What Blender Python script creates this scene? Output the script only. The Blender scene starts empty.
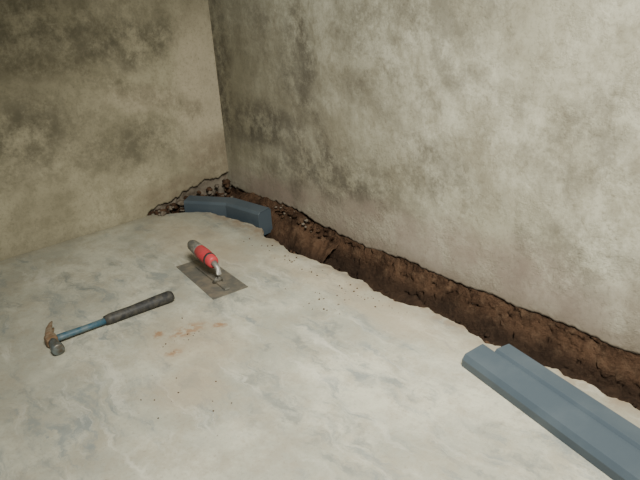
import bpy, math, random
import numpy as np
from mathutils import Matrix, Vector, noise as N
random.seed(7)
S=bpy.context.scene
# ---------------- helpers
def link(o):
    S.collection.objects.link(o); return o
def mesh_obj(name,verts,faces,mats=(),smooth=False,fm=None):
    me=bpy.data.meshes.new(name); me.from_pydata([tuple(v) for v in verts],[],faces); me.update()
    for m in mats: me.materials.append(m)
    if fm: me.polygons.foreach_set('material_index',fm)
    if smooth: me.polygons.foreach_set('use_smooth',[True]*len(me.polygons))
    return link(bpy.data.objects.new(name,me))
def nz(x,y,z,s,o=4): return N.fractal(Vector((x*s,y*s,z*s)),1.0,2.0,o)
class M:
    def __init__(s,name,rough=.9,metal=0,spec=.3):
        s.m=bpy.data.materials.new(name); s.m.use_nodes=True; s.nt=s.m.node_tree; s.b=s.nt.nodes['Principled BSDF']
        s.b.inputs['Roughness'].default_value=rough; s.b.inputs['Metallic'].default_value=metal
        s.b.inputs['Specular IOR Level'].default_value=spec
        s.co=s.nt.nodes.new('ShaderNodeTexCoord').outputs['Object']
    def L(s,a,b):
        if isinstance(a,bpy.types.NodeSocket): s.nt.links.new(a,b)
        elif isinstance(a,(tuple,list)) and b.type=='RGBA': b.default_value=(*a,1) if len(a)==3 else a
        else: b.default_value=a
    def noise(s,scale,det=6,ro=.6,vec=None,col=False,dist=0):
        n=s.nt.nodes.new('ShaderNodeTexNoise'); n.inputs['Scale'].default_value=scale; n.inputs['Detail'].default_value=det
        n.inputs['Roughness'].default_value=ro; n.inputs['Distortion'].default_value=dist
        s.L(vec or s.co,n.inputs['Vector']); return n.outputs['Color' if col else 'Fac']
    def mr(s,v,a,b,c=0,d=1,smooth=True):
        n=s.nt.nodes.new('ShaderNodeMapRange'); n.interpolation_type='SMOOTHSTEP' if smooth else 'LINEAR'
        s.L(v,n.inputs[0])
        for i,k in enumerate((a,b,c,d)): n.inputs[i+1].default_value=k
        return n.outputs[0]
    def ma(s,op,a,b=0.,c=False):
        n=s.nt.nodes.new('ShaderNodeMath'); n.operation=op; n.use_clamp=c; s.L(a,n.inputs[0]); s.L(b,n.inputs[1]); return n.outputs[0]
    def mul(s,*a):
        r=a[0]
        for k in a[1:]: r=s.ma('MULTIPLY',r,k)
        return r
    def vm(s,op,a,b):
        n=s.nt.nodes.new('ShaderNodeVectorMath'); n.operation=op; s.L(a,n.inputs[0]); s.L(b,n.inputs[1])
        return n.outputs['Value' if op in('LENGTH','DOT_PRODUCT') else 'Vector']
    def mix(s,f,a,b,mode='MIX'):
        n=s.nt.nodes.new('ShaderNodeMix'); n.data_type='RGBA'; n.blend_type=mode
        s.L(f,n.inputs[0]); s.L(a,n.inputs[6]); s.L(b,n.inputs[7]); return n.outputs[2]
    def warp(s,amt,scale,det=4):
        c=s.noise(scale,det,.6,col=True); c=s.vm('SUBTRACT',c,(.5,.5,.5)); c=s.vm('MULTIPLY',c,(amt,)*3); return s.vm('ADD',s.co,c)
    def blob(s,w,c,r,soft=.3):
        v=s.vm('SUBTRACT',w,c); v=s.vm('MULTIPLY',v,tuple(1/k for k in r)); l=s.vm('LENGTH',v,(0,0,0)); return s.mr(l,1,soft,0,1)
    def add(s,*a):
        r=a[0]
        for k in a[1:]: r=s.ma('MAXIMUM',r,k)
        return r
    def poly(s,w,pts):
        """distance to a polyline drawn on the wall"""
        r=None
        for a,b in zip(pts[:-1],pts[1:]):
            ba=Vector(b)-Vector(a); pa=s.vm('SUBTRACT',w,tuple(a))
            h=s.ma('MULTIPLY',s.vm('DOT_PRODUCT',pa,tuple(ba)),1/ba.length_squared,True)
            sc=s.nt.nodes.new('ShaderNodeVectorMath'); sc.operation='SCALE'; sc.inputs[0].default_value=tuple(ba); s.nt.links.new(h,sc.inputs['Scale'])
            d=s.vm('LENGTH',s.vm('SUBTRACT',pa,sc.outputs[0]),(0,0,0)); r=d if r is None else s.ma('MINIMUM',r,d)
        return r
    def out(s,col,bump=None,st=.3,dist=.005):
        s.L(col,s.b.inputs['Base Color'])
        if bump is not None:
            n=s.nt.nodes.new('ShaderNodeBump'); n.inputs['Strength'].default_value=st; n.inputs['Distance'].default_value=dist
            s.L(bump,n.inputs['Height']); s.nt.links.new(n.outputs[0],s.b.inputs['Normal'])
        return s.m
def simple(name,col,rough=.5,metal=0,var=.3,scale=30,spec=.4,col2=None,lo=.4,hi=.65):
    m=M(name,rough,metal,spec); f=m.mr(m.noise(scale),lo,hi)
    return m.out(m.mix(f,col,col2 or tuple(c*(1-var) for c in col)),m.noise(scale*4),.15,.002)
# ---------------- materials
def wall_right_mat():
    m=M('plaster_right',.95); w=m.warp(.16,6,6); w2=m.warp(.05,12,6); wf=m.vm('MULTIPLY',m.warp(.10,12,7),(1,0,1))
    big=m.mr(m.noise(2.6,9,.7),.38,.62); fine=m.mr(m.noise(15,10,.78),.42,.62); grit=m.mr(m.noise(110,5,.7),.5,.72)
    c=m.mix(big,(.54,.52,.405),(.38,.36,.27)); c=m.mix(m.ma('MULTIPLY',fine,.55),c,(.27,.25,.18))
    streak=m.noise(4,9,.75,vec=m.vm('MULTIPLY',w,(1.8,1,1.1))); c=m.mix(m.mr(streak,.46,.66,0,.72),c,(.225,.20,.14))
    pt=m.mul(m.mr(m.noise(1.9,4,.6,vec=m.vm('ADD',m.co,(3,0,7))),.47,.59),m.mr(m.noise(8,10,.78),.40,.60)); c=m.mix(m.ma('MULTIPLY',pt,.65),c,(.15,.135,.10))
    mid=m.blob(w,(.45,0,.30),(.85,.8,.5),.1); c=m.mix(m.mul(mid,m.mr(m.noise(7,9,.72),.35,.6,.4,1),.62),c,(.20,.175,.12))
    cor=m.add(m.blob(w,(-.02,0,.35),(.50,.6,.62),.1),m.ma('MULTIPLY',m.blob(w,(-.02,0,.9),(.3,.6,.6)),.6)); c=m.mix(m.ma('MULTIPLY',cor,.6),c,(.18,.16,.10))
    dk=m.add(m.blob(w,(.24,0,.29),(.36,.6,.15),.1),m.blob(w,(.02,0,.45),(.12,.6,.42)),m.ma('MULTIPLY',m.blob(w,(.62,0,.19),(.6,.6,.15),.1),.85),m.ma('MULTIPLY',m.blob(w,(.48,0,.50),(.14,.6,.26)),.6),m.ma('MULTIPLY',m.blob(w,(1.0,0,.28),(.25,.6,.13)),.5))
    brk=m.mr(m.noise(11,10,.78),.38,.60); c=m.mix(m.mul(dk,brk,.87),c,(.065,.056,.042))
    pink=m.add(m.blob(w,(.30,0,.07),(.40,.6,.09)),m.ma('MULTIPLY',m.blob(w,(1.05,0,.06),(1.0,.6,.15)),.95)); c=m.mix(m.mul(pink,m.mr(m.noise(9,8,.7),.33,.58,.5,1),.72),c,(.235,.18,.145))
    p=lambda *a:[(x,0,z) for x,z in a]
    d1=m.poly(wf,p((.48,.66),(.54,.52),(.50,.43),(.57,.33),(.60,.24),(.74,.15)))
    d2=m.poly(wf,p((.24,.36),(.38,.345),(.47,.30),(.50,.20),(.42,.10)))
    d3=m.poly(wf,p((.72,.50),(.82,.43),(.95,.36),(1.05,.27),(1.07,.17)))
    hal=m.add(m.mr(d1,.05,.0),m.mr(d2,.05,.0),m.ma('MULTIPLY',m.mr(d3,.05,0),.6)); c=m.mix(m.mul(hal,brk,.6),c,(.11,.095,.07))
    ck=m.mul(m.mr(m.ma('MINIMUM',d1,d2),.006,.001),m.mr(m.noise(13,4),.46,.56)); c=m.mix(m.ma('MULTIPLY',ck,.3),c,(.09,.075,.05))
    z=m.nt.nodes.new('ShaderNodeSeparateXYZ'); m.L(w2,z.inputs[0]); low=m.mr(z.outputs[2],.06,-.005); c=m.mix(m.ma('MULTIPLY',low,.6),c,(.17,.13,.095))
    c=m.mix(m.ma('MULTIPLY',grit,.38),c,(.14,.12,.085))
    return m.out(c,m.add(m.noise(60,8,.7),m.noise(9,3)),.45,.008)
def wall_left_mat():
    m=M('plaster_left',.95); w=m.warp(.18,6,6); w2=m.warp(.05,12,6); wf=m.vm('MULTIPLY',m.warp(.10,12,7),(0,1,1))
    big=m.mr(m.noise(2.6,8,.65),.38,.62); fine=m.mr(m.noise(15,10,.78),.42,.62); grit=m.mr(m.noise(110,5,.7),.5,.72)
    c=m.mix(big,(.42,.38,.265),(.295,.265,.18)); c=m.mix(m.ma('MULTIPLY',fine,.55),c,(.205,.185,.12))
    dk=m.add(m.blob(w,(0,-.62,.66),(.6,.60,.22),.1),m.blob(w,(0,-.72,.36),(.6,.38,.20),.1),m.blob(w,(0,-.32,.60),(.6,.28,.12)),m.ma('MULTIPLY',m.blob(w,(0,-.35,.28),(.6,.4,.13),.1),.85))
    brk=m.mr(m.noise(9,10,.78),.36,.60); c=m.mix(m.mul(dk,brk,.76),c,(.07,.062,.042))
    lt=m.add(m.blob(w,(0,-.05,.42),(.6,.17,.38)),m.ma('MULTIPLY',m.blob(w,(0,-.25,.42),(.6,.25,.06)),.7)); c=m.mix(m.ma('MULTIPLY',lt,.5),c,(.57,.49,.36))
    brn=m.add(m.blob(w,(0,-.03,.15),(.6,.18,.17)),m.blob(w,(0,-.2,.05),(.6,.3,.09))); c=m.mix(m.mul(brn,m.mr(m.noise(20,6,.7),.3,.6,.4,1),.75),c,(.19,.15,.10))
    p=lambda *a:[(0,y,z) for y,z in a]
    pl=m.poly(wf,p((-.85,.60),(-.66,.57),(-.50,.56),(-.42,.48),(-.33,.43),(-.20,.40),(-.10,.34)))
    c=m.mix(m.mul(m.mr(pl,.06,0),brk,.6),c,(.11,.095,.06))
    z=m.nt.nodes.new('ShaderNodeSeparateXYZ'); m.L(w2,z.inputs[0]); low=m.mr(z.outputs[2],.05,0); c=m.mix(m.ma('MULTIPLY',low,.4),c,(.19,.17,.115))
    c=m.mix(m.ma('MULTIPLY',grit,.38),c,(.12,.11,.07))
    return m.out(c,m.add(m.noise(60,8,.7),m.noise(9,3)),.45,.008)
def floor_mat():
    m=M('concrete_floor',.6,spec=.35); w=m.warp(.12,9,6); w2=m.warp(.04,25,6)
    big=m.mr(m.noise(2.6,9,.7),.38,.60); fine=m.mr(m.noise(12,10,.78),.44,.62); sp=m.mr(m.noise(150,4,.65),.54,.70)
    c=m.mix(big,(.45,.435,.34),(.30,.295,.235)); c=m.mix(m.ma('MULTIPLY',fine,.6),c,(.28,.25,.185))
    for rot,sc,seed,st,cc in ((.6,(3,13,1),0,.72,(.15,.175,.175)),(-.5,(4,14,1),5,.7,(.17,.19,.18)),(.1,(5,9,1),14,.65,(.15,.16,.145)),(1.2,(2,20,1),9,.45,(.55,.53,.44))):
        r=m.nt.nodes.new('ShaderNodeMapping'); r.inputs['Rotation'].default_value=(0,0,rot); r.inputs['Scale'].default_value=sc; r.inputs['Location'].default_value=(seed,seed,0); m.L(w,r.inputs[0])
        sm=m.mr(m.noise(1.3,9,.72,vec=r.outputs[0]),.51,.65); area=m.mr(m.noise(3.3,3,vec=m.vm('ADD',m.co,(seed,0,seed))),.43,.57)
        c=m.mix(m.mul(sm,area,st),c,cc)
    rust=m.add(m.blob(w2,(.80,-.64,0),(.035,.07,.1)),m.blob(w2,(.86,-.71,0),(.02,.03,.1)),m.blob(w2,(.83,-.57,0),(.02,.03,.1)),m.blob(w2,(.76,-.70,0),(.02,.02,.1)))
    brk=m.mr(m.noise(45,5,.6),.42,.56); c=m.mix(m.mul(rust,brk,.9),c,(.22,.10,.04))
    warm=m.add(m.blob(w,(.35,-.35,0),(.4,.14,.2)),m.blob(w,(.95,-.25,0),(.6,.08,.2)),m.blob(w,(.85,-.65,0),(.2,.15,.2)),m.blob(w,(1.0,-.75,0),(.12,.1,.2))); c=m.mix(m.ma('MULTIPLY',warm,.42),c,(.35,.275,.18))
    s=m.nt.nodes.new('ShaderNodeSeparateXYZ'); m.L(w2,s.inputs[0])
    ed=m.mr(s.outputs[1],-.23,-.16); c=m.mix(m.mul(ed,m.mr(m.noise(18,7,.7),.35,.6,.3,1),.82),c,(.20,.145,.095))
    ed2=m.mr(s.outputs[0],.06,.0); c=m.mix(m.ma('MULTIPLY',ed2,.5),c,(.23,.205,.145))
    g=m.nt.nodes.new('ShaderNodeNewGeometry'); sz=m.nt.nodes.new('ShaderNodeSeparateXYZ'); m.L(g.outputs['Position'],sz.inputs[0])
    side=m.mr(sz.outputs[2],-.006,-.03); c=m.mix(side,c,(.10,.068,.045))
    c=m.mix(m.ma('MULTIPLY',sp,.3),c,(.17,.14,.10))
    return m.out(c,m.add(m.noise(50,8,.7),m.noise(6,3)),.35,.006)
def soil_mat():
    m=M('brown_soil',.95,spec=.12); a=m.mr(m.noise(11,9,.78),.38,.62); b=m.mr(m.noise(40,7,.72),.48,.66)
    c=m.mix(a,(.034,.019,.011),(.098,.055,.032)); c=m.mix(m.ma('MULTIPLY',b,.4),c,(.165,.107,.065))
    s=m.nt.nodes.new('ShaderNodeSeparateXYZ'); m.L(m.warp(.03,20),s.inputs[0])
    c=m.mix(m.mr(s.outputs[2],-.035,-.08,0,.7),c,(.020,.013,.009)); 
    return m.out(c,m.noise(70,8,.75),.9,.012)
MW=wall_right_mat(); ML=wall_left_mat(); MF=floor_mat(); MS=soil_mat()
MST=simple('stone',(.15,.125,.095),.95,scale=40,col2=(.08,.06,.04))
MG=simple('grey_blue_pvc',(.052,.069,.084),.42,scale=8,col2=(.064,.082,.096),spec=.35)
MM=simple('bare_masonry',(.19,.16,.12),.95,scale=25,col2=(.09,.065,.045))
# ---------------- walls
def wall(name,axis,mat,L,zb):
    n=700; top=2.5; v=[];f=[];fm=[]
    rows=[0,.006,.02,.05,.2,.8,2.5]
    P=lambda a,d,z:(a,d,z) if axis=='x' else (-d,-a,z)
    for i in range(n+1):
        a=-.028+(L+.028)*(i/n)**1.5; b=zb(a); kk=max(0,min(1,(a-.005)/.05))
        lip=.003*N.noise(Vector((a*40,3,1)))*kk
        v.append(P(a,.03,b+.006)); v.append(P(a,.003+lip,b-.001))
        for r in rows: v.append(P(a,(.0025*nz(a,r,0,9)*kk if r<1 else 0),b+r if r<.8 else r))
    k=2+len(rows)
    for i in range(n):
        for j in range(k-1):
            q=(i*k+j,(i+1)*k+j,(i+1)*k+j+1,i*k+j+1); f.append(q if axis=='x' else q[::-1]); fm.append(0 if j>0 else 1)
    # rough bare masonry core behind the plaster coat near the ground
    nx,ny=160,26; o=len(v)
    for i in range(nx+1):
        for j in range(ny+1):
            a=-.028+(.9+.028)*i/nx; z=-.06+.2*j/ny
            v.append(P(a,.015+.010*nz(a,z,4,22,5),z))
    for i in range(nx):
        for j in range(ny):
            q=o+i*(ny+1)+j; q=(q,q+ny+1,q+ny+2,q+1); f.append(q if axis=='x' else q[::-1]); fm.append(1)
    o=len(v)
    for (a,d,z) in ((-.03,.03,-.25),(L,.03,-.25),(L,.03,2.5),(-.03,.03,2.5),(-.03,.15,-.25),(L,.15,-.25),(L,.15,2.5),(-.03,.15,2.5)): v.append(P(a,d,z))
    for q in ((0,1,2,3),(4,5,6,7),(0,1,5,4),(3,2,6,7),(0,3,7,4),(1,2,6,5)): f.append(tuple(o+t for t in q)); fm.append(1)
    return mesh_obj(name,v,f,(mat,MM),True,fm)
g=lambda x,c,s: math.exp(-((x-c)/s)**2)
stp=lambda x,a,b: max(0,min(1,(x-a)/(b-a)))
wall('wall_right','x',MW,4.2,lambda a:.001+.014*nz(a,0,0,6,7)+.006*nz(a,9,0,45,3)+.030*stp(a,.02,.2)*(1-stp(a,.44,.56))+.02*(1-stp(a,0,.1)))
wall('wall_left','y',ML,3.6,lambda a:(.080*(1-min(1,max(0,a)/.36))**.6+.022*nz(a,5,0,14,6)*stp(a,0,.05) if a<.36 else -.003))
# ---------------- floor slab with ragged trench edge
path=[(-.02,-.315),(.03,-.295),(.06,-.245),(.12,-.190),(.19,-.160),(.28,-.148),(.36,-.140),(.42,-.145),(.48,-.166),(.60,-.170),(.9,-.168),(1.3,-.163),(1.7,-.163),(2.4,-.164),(4.2,-.166)]
E=[];step=.003
for (a,b) in zip(path[:-1],path[1:]):
    a=Vector(a);b=Vector(b);n=max(1,int((b-a).length/step))
    for i in range(n):
        p=a.lerp(b,i/n); k=.4 if p.x<.4 else 1; p.y+=k*(.022*nz(p.x,p.y,0,7,7)+.007*nz(p.x,1,0,26,5)); E.append(p)
E.append(Vector(path[-1]))
v=[];k=4
for p in E:
    t=.005+.014*abs(nz(p.x,7,0,14)); v+= [(p.x,p.y-t,0),(p.x,p.y,-.008-.006*abs(nz(p.x,2,0,25))),(p.x,p.y-.004-.006*abs(nz(p.x,3,0,25)),-.03),(p.x,p.y-.02,-.11)]
f=[]
for i in range(len(E)-1):
    for j in range(3): f.append((i*k+j,i*k+j+1,(i+1)*k+j+1,(i+1)*k+j))
o=len(v); v+=[(4.2,-3.6,0),(-.02,-3.6,0)]
f.append(tuple([i*k for i in range(len(E))][::-1]+[o+1,o]))
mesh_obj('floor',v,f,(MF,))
# ---------------- trench soil (with its stones)
v=[];f=[];fm=[]
def strip(P,L,prof,n):
    o=len(v); K=len(prof)
    for i in range(n+1):
        a=L[0]+(L[1]-L[0])*i/n
        for (d,z) in prof:
            x,y,zz=P(a,d,z); q=nz(x,y,zz,13,5); q2=nz(x+5,y,zz,50,4)
            v.append((x+.005*q2,y+.010*q+.005*q2,zz+.014*q+.009*q2))
    for i in range(n):
        for j in range(K-1): f.append((o+i*K+j,o+(i+1)*K+j,o+(i+1)*K+j+1,o+i*K+j+1)); fm.append(0)
def prof(wd,dp,m=16,t=.012):
    pts=[(t+.012,.05),(t+.006,.015)]
    for j in range(m+1): pts.append((t-.010-.035*(j/m)**1.3,-dp*j/m+.002))
    for j in range(1,m+1): pts.append((t-.045-(wd-.033)*j/m,-dp+.008*math.sin(j)))
    return pts
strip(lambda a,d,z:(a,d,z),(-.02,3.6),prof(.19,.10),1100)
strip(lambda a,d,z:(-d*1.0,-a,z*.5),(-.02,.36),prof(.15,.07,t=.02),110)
o=len(v);n1,n2=110,34
for i in range(n1+1):
    for j in range(n2+1):
        x=.0+.64*i/n1; y=.018-.10*j/n2
        h=(.062*stp(x,.0,.25)*(1-stp(x,.42,.58))+.03*g(x,.12,.12))*max(0,1-(j/n2)**1.2)
        v.append((x,y+.004*nz(x,y,9,40),-.03+h+ .014*nz(x,y,0,22,6)-.05*(j/n2)**2))
for i in range(n1):
    for j in range(n2):
        q=o+i*(n2+1)+j; f.append((q,q+n2+1,q+n2+2,q+1)); fm.append(0)
bpy.ops.mesh.primitive_ico_sphere_add(subdivisions=2,radius=1); tmp=bpy.context.object
IV=[t.co.copy() for t in tmp.data.vertices];IF=[tuple(p.vertices) for p in tmp.data.polygons]; bpy.data.objects.remove(tmp)
def rocks(v,f,fm,items):
    for (c,r,mi) in items:
        o=len(v); sd=random.random()*50; sc=Vector((1,random.uniform(.6,1),random.uniform(.5,.8)))*r; rz=Matrix.Rotation(random.random()*6,3,'Z')
        for t in IV: v.append(Vector(c)+rz@Vector([a*b*(1+.6*N.noise(t*1.3+Vector((sd,0,0)))) for a,b in zip(t,sc)]))
        f+=[tuple(o+a for a in q) for q in IF]; fm+=[mi]*len(IF)
it=[]
for i in range(300):
    x=random.uniform(.05,2.3); y=random.uniform(-.15,-.03); z=-.10
    it.append(((x,y,z+.01*nz(x,y,0,13,5)+random.uniform(0,.012)),random.uniform(.002,.009),random.choice((0,)*9+(1,))))
for i in range(110):
    x=random.gauss(.36,.12); it.append(((x,random.uniform(-.03,.0),.0+.022*g(x,.38,.12)+random.uniform(-.02,.006)),random.uniform(.003,.009),random.choice((0,0,0,0,1))))
for i in range(75):
    y=-random.uniform(.01,.33); it.append(((random.uniform(-.003,.035),y,random.uniform(-.02,.055)*(1-(-y)/.42)),random.uniform(.005,.018),random.choice((0,1))))
for i in range(110):
    x=random.uniform(.45,2.3); it.append(((x,-.169+random.uniform(-.004,.014),-.022+random.uniform(-.006,.004)),random.uniform(.003,.009),0))
rocks(v,f,fm,it)
mesh_obj('trench_soil',v,f,(MS,MST),True,fm)
it=[]
def crumbs(cx,cy,sx,sy,n,r=.002):
    for i in range(n):
        q=random.uniform(.3,1.2)*r; it.append(((random.gauss(cx,sx),random.gauss(cy,sy),q*.35),q,random.choice((0,0,1))))
crumbs(.93,-.30,.045,.04,20,.0026);crumbs(.92,-.225,.18,.018,44,.0022);crumbs(1.03,-.77,.08,.05,14,.0018);crumbs(.82,-.66,.05,.06,14,.0018);crumbs(.62,-.225,.1,.015,20,.0024)
it=[q for q in it if q[0][1]<-.20 and not(.45<q[0][0]<.75 and -.53<q[0][1]<-.37) and .44<q[0][0]<1.28 and not(.5<q[0][0]<.7 and q[0][1]<-.56)]
cv,cf,cm=[],[],[]; rocks(cv,cf,cm,it); mesh_obj('dirt_crumbs',cv,cf,(MS,MST),False,cm)
# ---------------- pvc channels
def channel(name,runs,th=.003):
    v=[];f=[]
    for pts,prof in runs:
        B=len(v)
        pr=[Vector(p) for p in prof]; n=len(pr); nor=[]
        for i in range(n):
            t=(pr[min(i+1,n-1)]-pr[max(i-1,0)]).normalized(); nor.append(Vector((t.y,-t.x)))
        loop=pr+[pr[i]+nor[i]*th for i in range(n-1,-1,-1)]
        P=[Vector((*p,0)) for p in pts]
        for i,p in enumerate(P):
            d0=(P[i]-P[i-1]) if i>0 else P[1]-P[0]; d1=(P[i+1]-P[i]) if i<len(P)-1 else d0
            d0=d0.normalized();d1=d1.normalized(); n0=Vector((-d0.y,d0.x,0));n1=Vector((-d1.y,d1.x,0)); b=(n0+n1).normalized(); b/=b.dot(n0)
            for q in loop: v.append(p+b*q.x+Vector((0,0,q.y)))
        K=len(loop)
        for i in range(len(P)-1):
            for j in range(K): f.append(tuple(B+t for t in (i*K+j,(i+1)*K+j,(i+1)*K+(j+1)%K,i*K+(j+1)%K)))
        f+= [tuple(B+t for t in (j,j+1,K-2-j,K-1-j)) for j in range(n-1)]
        o=B+(len(P)-1)*K; f+= [(o+K-1-j,o+K-2-j,o+j+1,o+j) for j in range(n-1)]
        for e,ps in ((0,P[0]+(P[1]-P[0]).normalized()*.002),(len(P)-1,P[-1]-(P[-1]-P[-2]).normalized()*.002)):
            d=(P[1]-P[0] if e==0 else P[-1]-P[-2]).normalized(); b=Vector((-d.y,d.x,0)); o=len(v)
            for q in pr: v.append(ps+b*(q.x*.98+.0005)+Vector((0,0,q.y-.001)))
            f.append(tuple(range(o,o+n)) if e else tuple(range(o,o+n))[::-1])
    ob=mesh_obj(name,v,f,(MG,)); b=ob.modifiers.new('b','BEVEL'); b.width=.003; b.segments=3; b.limit_method='ANGLE'; b.angle_limit=.35
    return ob
channel('pvc_drain_channel',[([(1.350,-.292),(1.70,-.366),(2.02,-.434)],[(0,0.0005),(0,.018),(.008,.029),(.050,.036),(.0565,.036),(.058,.0005)]),
   ([(1.396,-.2455),(1.70,-.3095),(2.04,-.3815)],[(.001,.0005),(.001,.036),(.006,.042),(.040,.042),(.052,.030),(.056,.0005)])])
channel('pvc_drain_channel',[([(.045,-.232),(.185,-.140),(.355,-.116)],[(0,-.055),(.001,.026),(.008,.034),(.052,.038),(.060,.030),(.061,-.055)])])
# ---------------- finishing trowel
STEEL=simple('worn_steel',(.15,.145,.125),.5,.5,scale=25,col2=(.24,.21,.16)); ALU=simple('cast_aluminium',(.28,.27,.24),.5,.5,scale=40)
RED=simple('red_grip',(.46,.04,.05),.5,scale=40,col2=(.35,.05,.05)); BLK=simple('dark_grip',(.020,.020,.020),.6,scale=60,col2=(.055,.05,.04))
GEND=simple('dusty_grip_end',(.08,.08,.07),.6,scale=60,col2=(.17,.155,.12))
def emp(name,loc,rz):
    e=bpy.data.objects.new(name,None); link(e); e.location=loc; e.rotation_euler=(0,0,rz); return e
def tube(name,pts,mat,par,seg=20,close=True):
    v=[];f=[]
    for i,(c,a,b) in enumerate(pts):
        c=Vector(c); t=(Vector(pts[min(i+1,len(pts)-1)][0])-Vector(pts[max(i-1,0)][0])).normalized()
        up=Vector((0,0,1)) if abs(t.z)<.95 else Vector((1,0,0)); s=t.cross(up).normalized(); u=s.cross(t)
        for k in range(seg):
            h=2*math.pi*k/seg; v.append(c+s*a*math.cos(h)+u*b*math.sin(h))
    for i in range(len(pts)-1):
        for k in range(seg): f.append((i*seg+k,i*seg+(k+1)%seg,(i+1)*seg+(k+1)%seg,(i+1)*seg+k))
    f.append(tuple(range(seg))[::-1]); f.append(tuple((len(pts)-1)*seg+k for k in range(seg)))
    o=mesh_obj(name,v,f,(mat,),True); o.parent=par; return o
def box(name,c,s,mat,par,bev=.001,rot=None):
    v=[(c[0]+a*s[0]/2,c[1]+b*s[1]/2,c[2]+d*s[2]/2) for a in(-1,1) for b in(-1,1) for d in(-1,1)]
    o=mesh_obj(name,v,[(0,1,3,2),(4,6,7,5),(0,4,5,1),(2,3,7,6),(0,2,6,4),(1,5,7,3)],(mat,)); o.parent=par
    b=o.modifiers.new('b','BEVEL'); b.width=bev; b.segments=2; return o
T=emp('finishing_trowel',(.592,-.450,0),math.radians(-5))
v=[(-.130,-.049,.0005),(.125,-.054,.0005),(.125,.052,.0005),(-.130,.049,.0005)]; v+=[(a,b,.0022) for a,b,c in v]
bl=mesh_obj('blade',v,[(3,2,1,0),(4,5,6,7),(0,1,5,4),(1,2,6,5),(2,3,7,6),(3,0,4,7)],(STEEL,)); bl.parent=T
box('spine',(.01,0,.0045),(.19,.016,.006),STEEL,T,.002)
tube('shank',[((.045,0,.006),.016,.008),((.052,0,.018),.009,.006),((.060,0,.034),.007,.006),((.058,0,.050),.007,.006),((.045,0,.057),.008,.007),((.028,0,.059),.010,.010)],ALU,T)
tube('grip',[((.036,0,.0585),.012,.013),((.032,0,.059),.016,.018),((.01,0,.060),.018,.0195),((-.02,0,.062),.0195,.0205),((-.05,0,.064),.0185,.0195),((-.055,0,.0645),.016,.017)],RED,T)
tube('grip_end',[((-.050,0,.064),.018,.0185),((-.075,0,.0655),.018,.018),((-.10,0,.067),.0165,.016),((-.112,0,.068),.011,.011),((-.115,0,.068),.004,.004)],GEND,T)
tube('grip_band',[((.016,0,.060),.0185,.02),((.008,0,.0602),.0187,.0203)],BLK,T)
# ---------------- claw hammer
BLUE=simple('blue_paint',(.025,.075,.11),.5,scale=40,col2=(.09,.12,.125)); RUST=simple('rusty_steel',(.16,.095,.05),.7,.3,scale=40,col2=(.24,.19,.13)); HS=simple('hammer_steel',(.17,.20,.20),.45,.6,scale=40,col2=(.11,.09,.065))
H=emp('claw_hammer',(.622,-.905,0),math.radians(87.5))
tube('shaft',[((.0,0,.014),.011,.008),((.03,0,.014),.010,.008),((.09,0,.013),.0085,.0075),((.145,0,.013),.009,.0085)],BLUE,H)
tube('grip',[((.130,0,.014),.012,.011),((.145,0,.0145),.0145,.013),((.20,0,.0145),.014,.013),((.27,0,.0155),.0165,.0145),((.305,0,.0155),.0175,.015),((.313,0,.0155),.014,.011)],BLK,H)
tube('head_face',[((0,-.010,.014),.011,.012),((0,-.025,.014),.010,.010),((0,-.038,.0145),.011,.011),((0,-.042,.015),.0145,.0145),((0,-.056,.015),.0145,.0145),((0,-.058,.015),.012,.012)],HS,H)
box('head_eye',(0,.0,.014),(.028,.028,.026),RUST,H,.006)
for sgn in(-1,1):
    tube('claw_%d'%(1 if sgn<0 else 2),[((.0,.008,.014+sgn*.005),.010,.007),((.003,.028,.014+sgn*.006),.009,.005),((.009,.048,.014+sgn*.0075),.007,.004),((.019,.066,.014+sgn*.009),.0045,.0028),((.024,.073,.014+sgn*.0095),.002,.0015)],RUST,H)
# ---------------- camera
cam=bpy.data.cameras.new('camera'); cam.sensor_width=36; cam.lens=620/640*36; cam.clip_start=.02
co=link(bpy.data.objects.new('camera',cam)); r=math.radians
R=Matrix.Rotation(r(51.075),4,'Z')@Matrix.Rotation(r(66.145),4,'X')@Matrix.Rotation(r(-3.493),4,'Z')
co.matrix_world=Matrix.Translation((2.0163,-1.194,.7915))@R; S.camera=co
# ---------------- light
W=bpy.data.worlds.new('world'); S.world=W; W.use_nodes=True; W.node_tree.nodes['Background'].inputs[0].default_value=(.96,1,.95,1); W.node_tree.nodes['Background'].inputs[1].default_value=.19
def area(name,loc,tgt,size,power,col,spread=180):
    l=bpy.data.lights.new(name,'AREA'); l.shape='RECTANGLE'; l.size,l.size_y=size; l.energy=power; l.color=col; l.spread=math.radians(spread)
    o=link(bpy.data.objects.new(name,l)); o.location=loc; o.rotation_euler=(Vector(tgt)-Vector(loc)).to_track_quat('-Z','Y').to_euler()
area('work_light',(2.1,-.98,1.60),(1.22,-.32,.08),(.5,.5),22,(1,.985,.90),82)
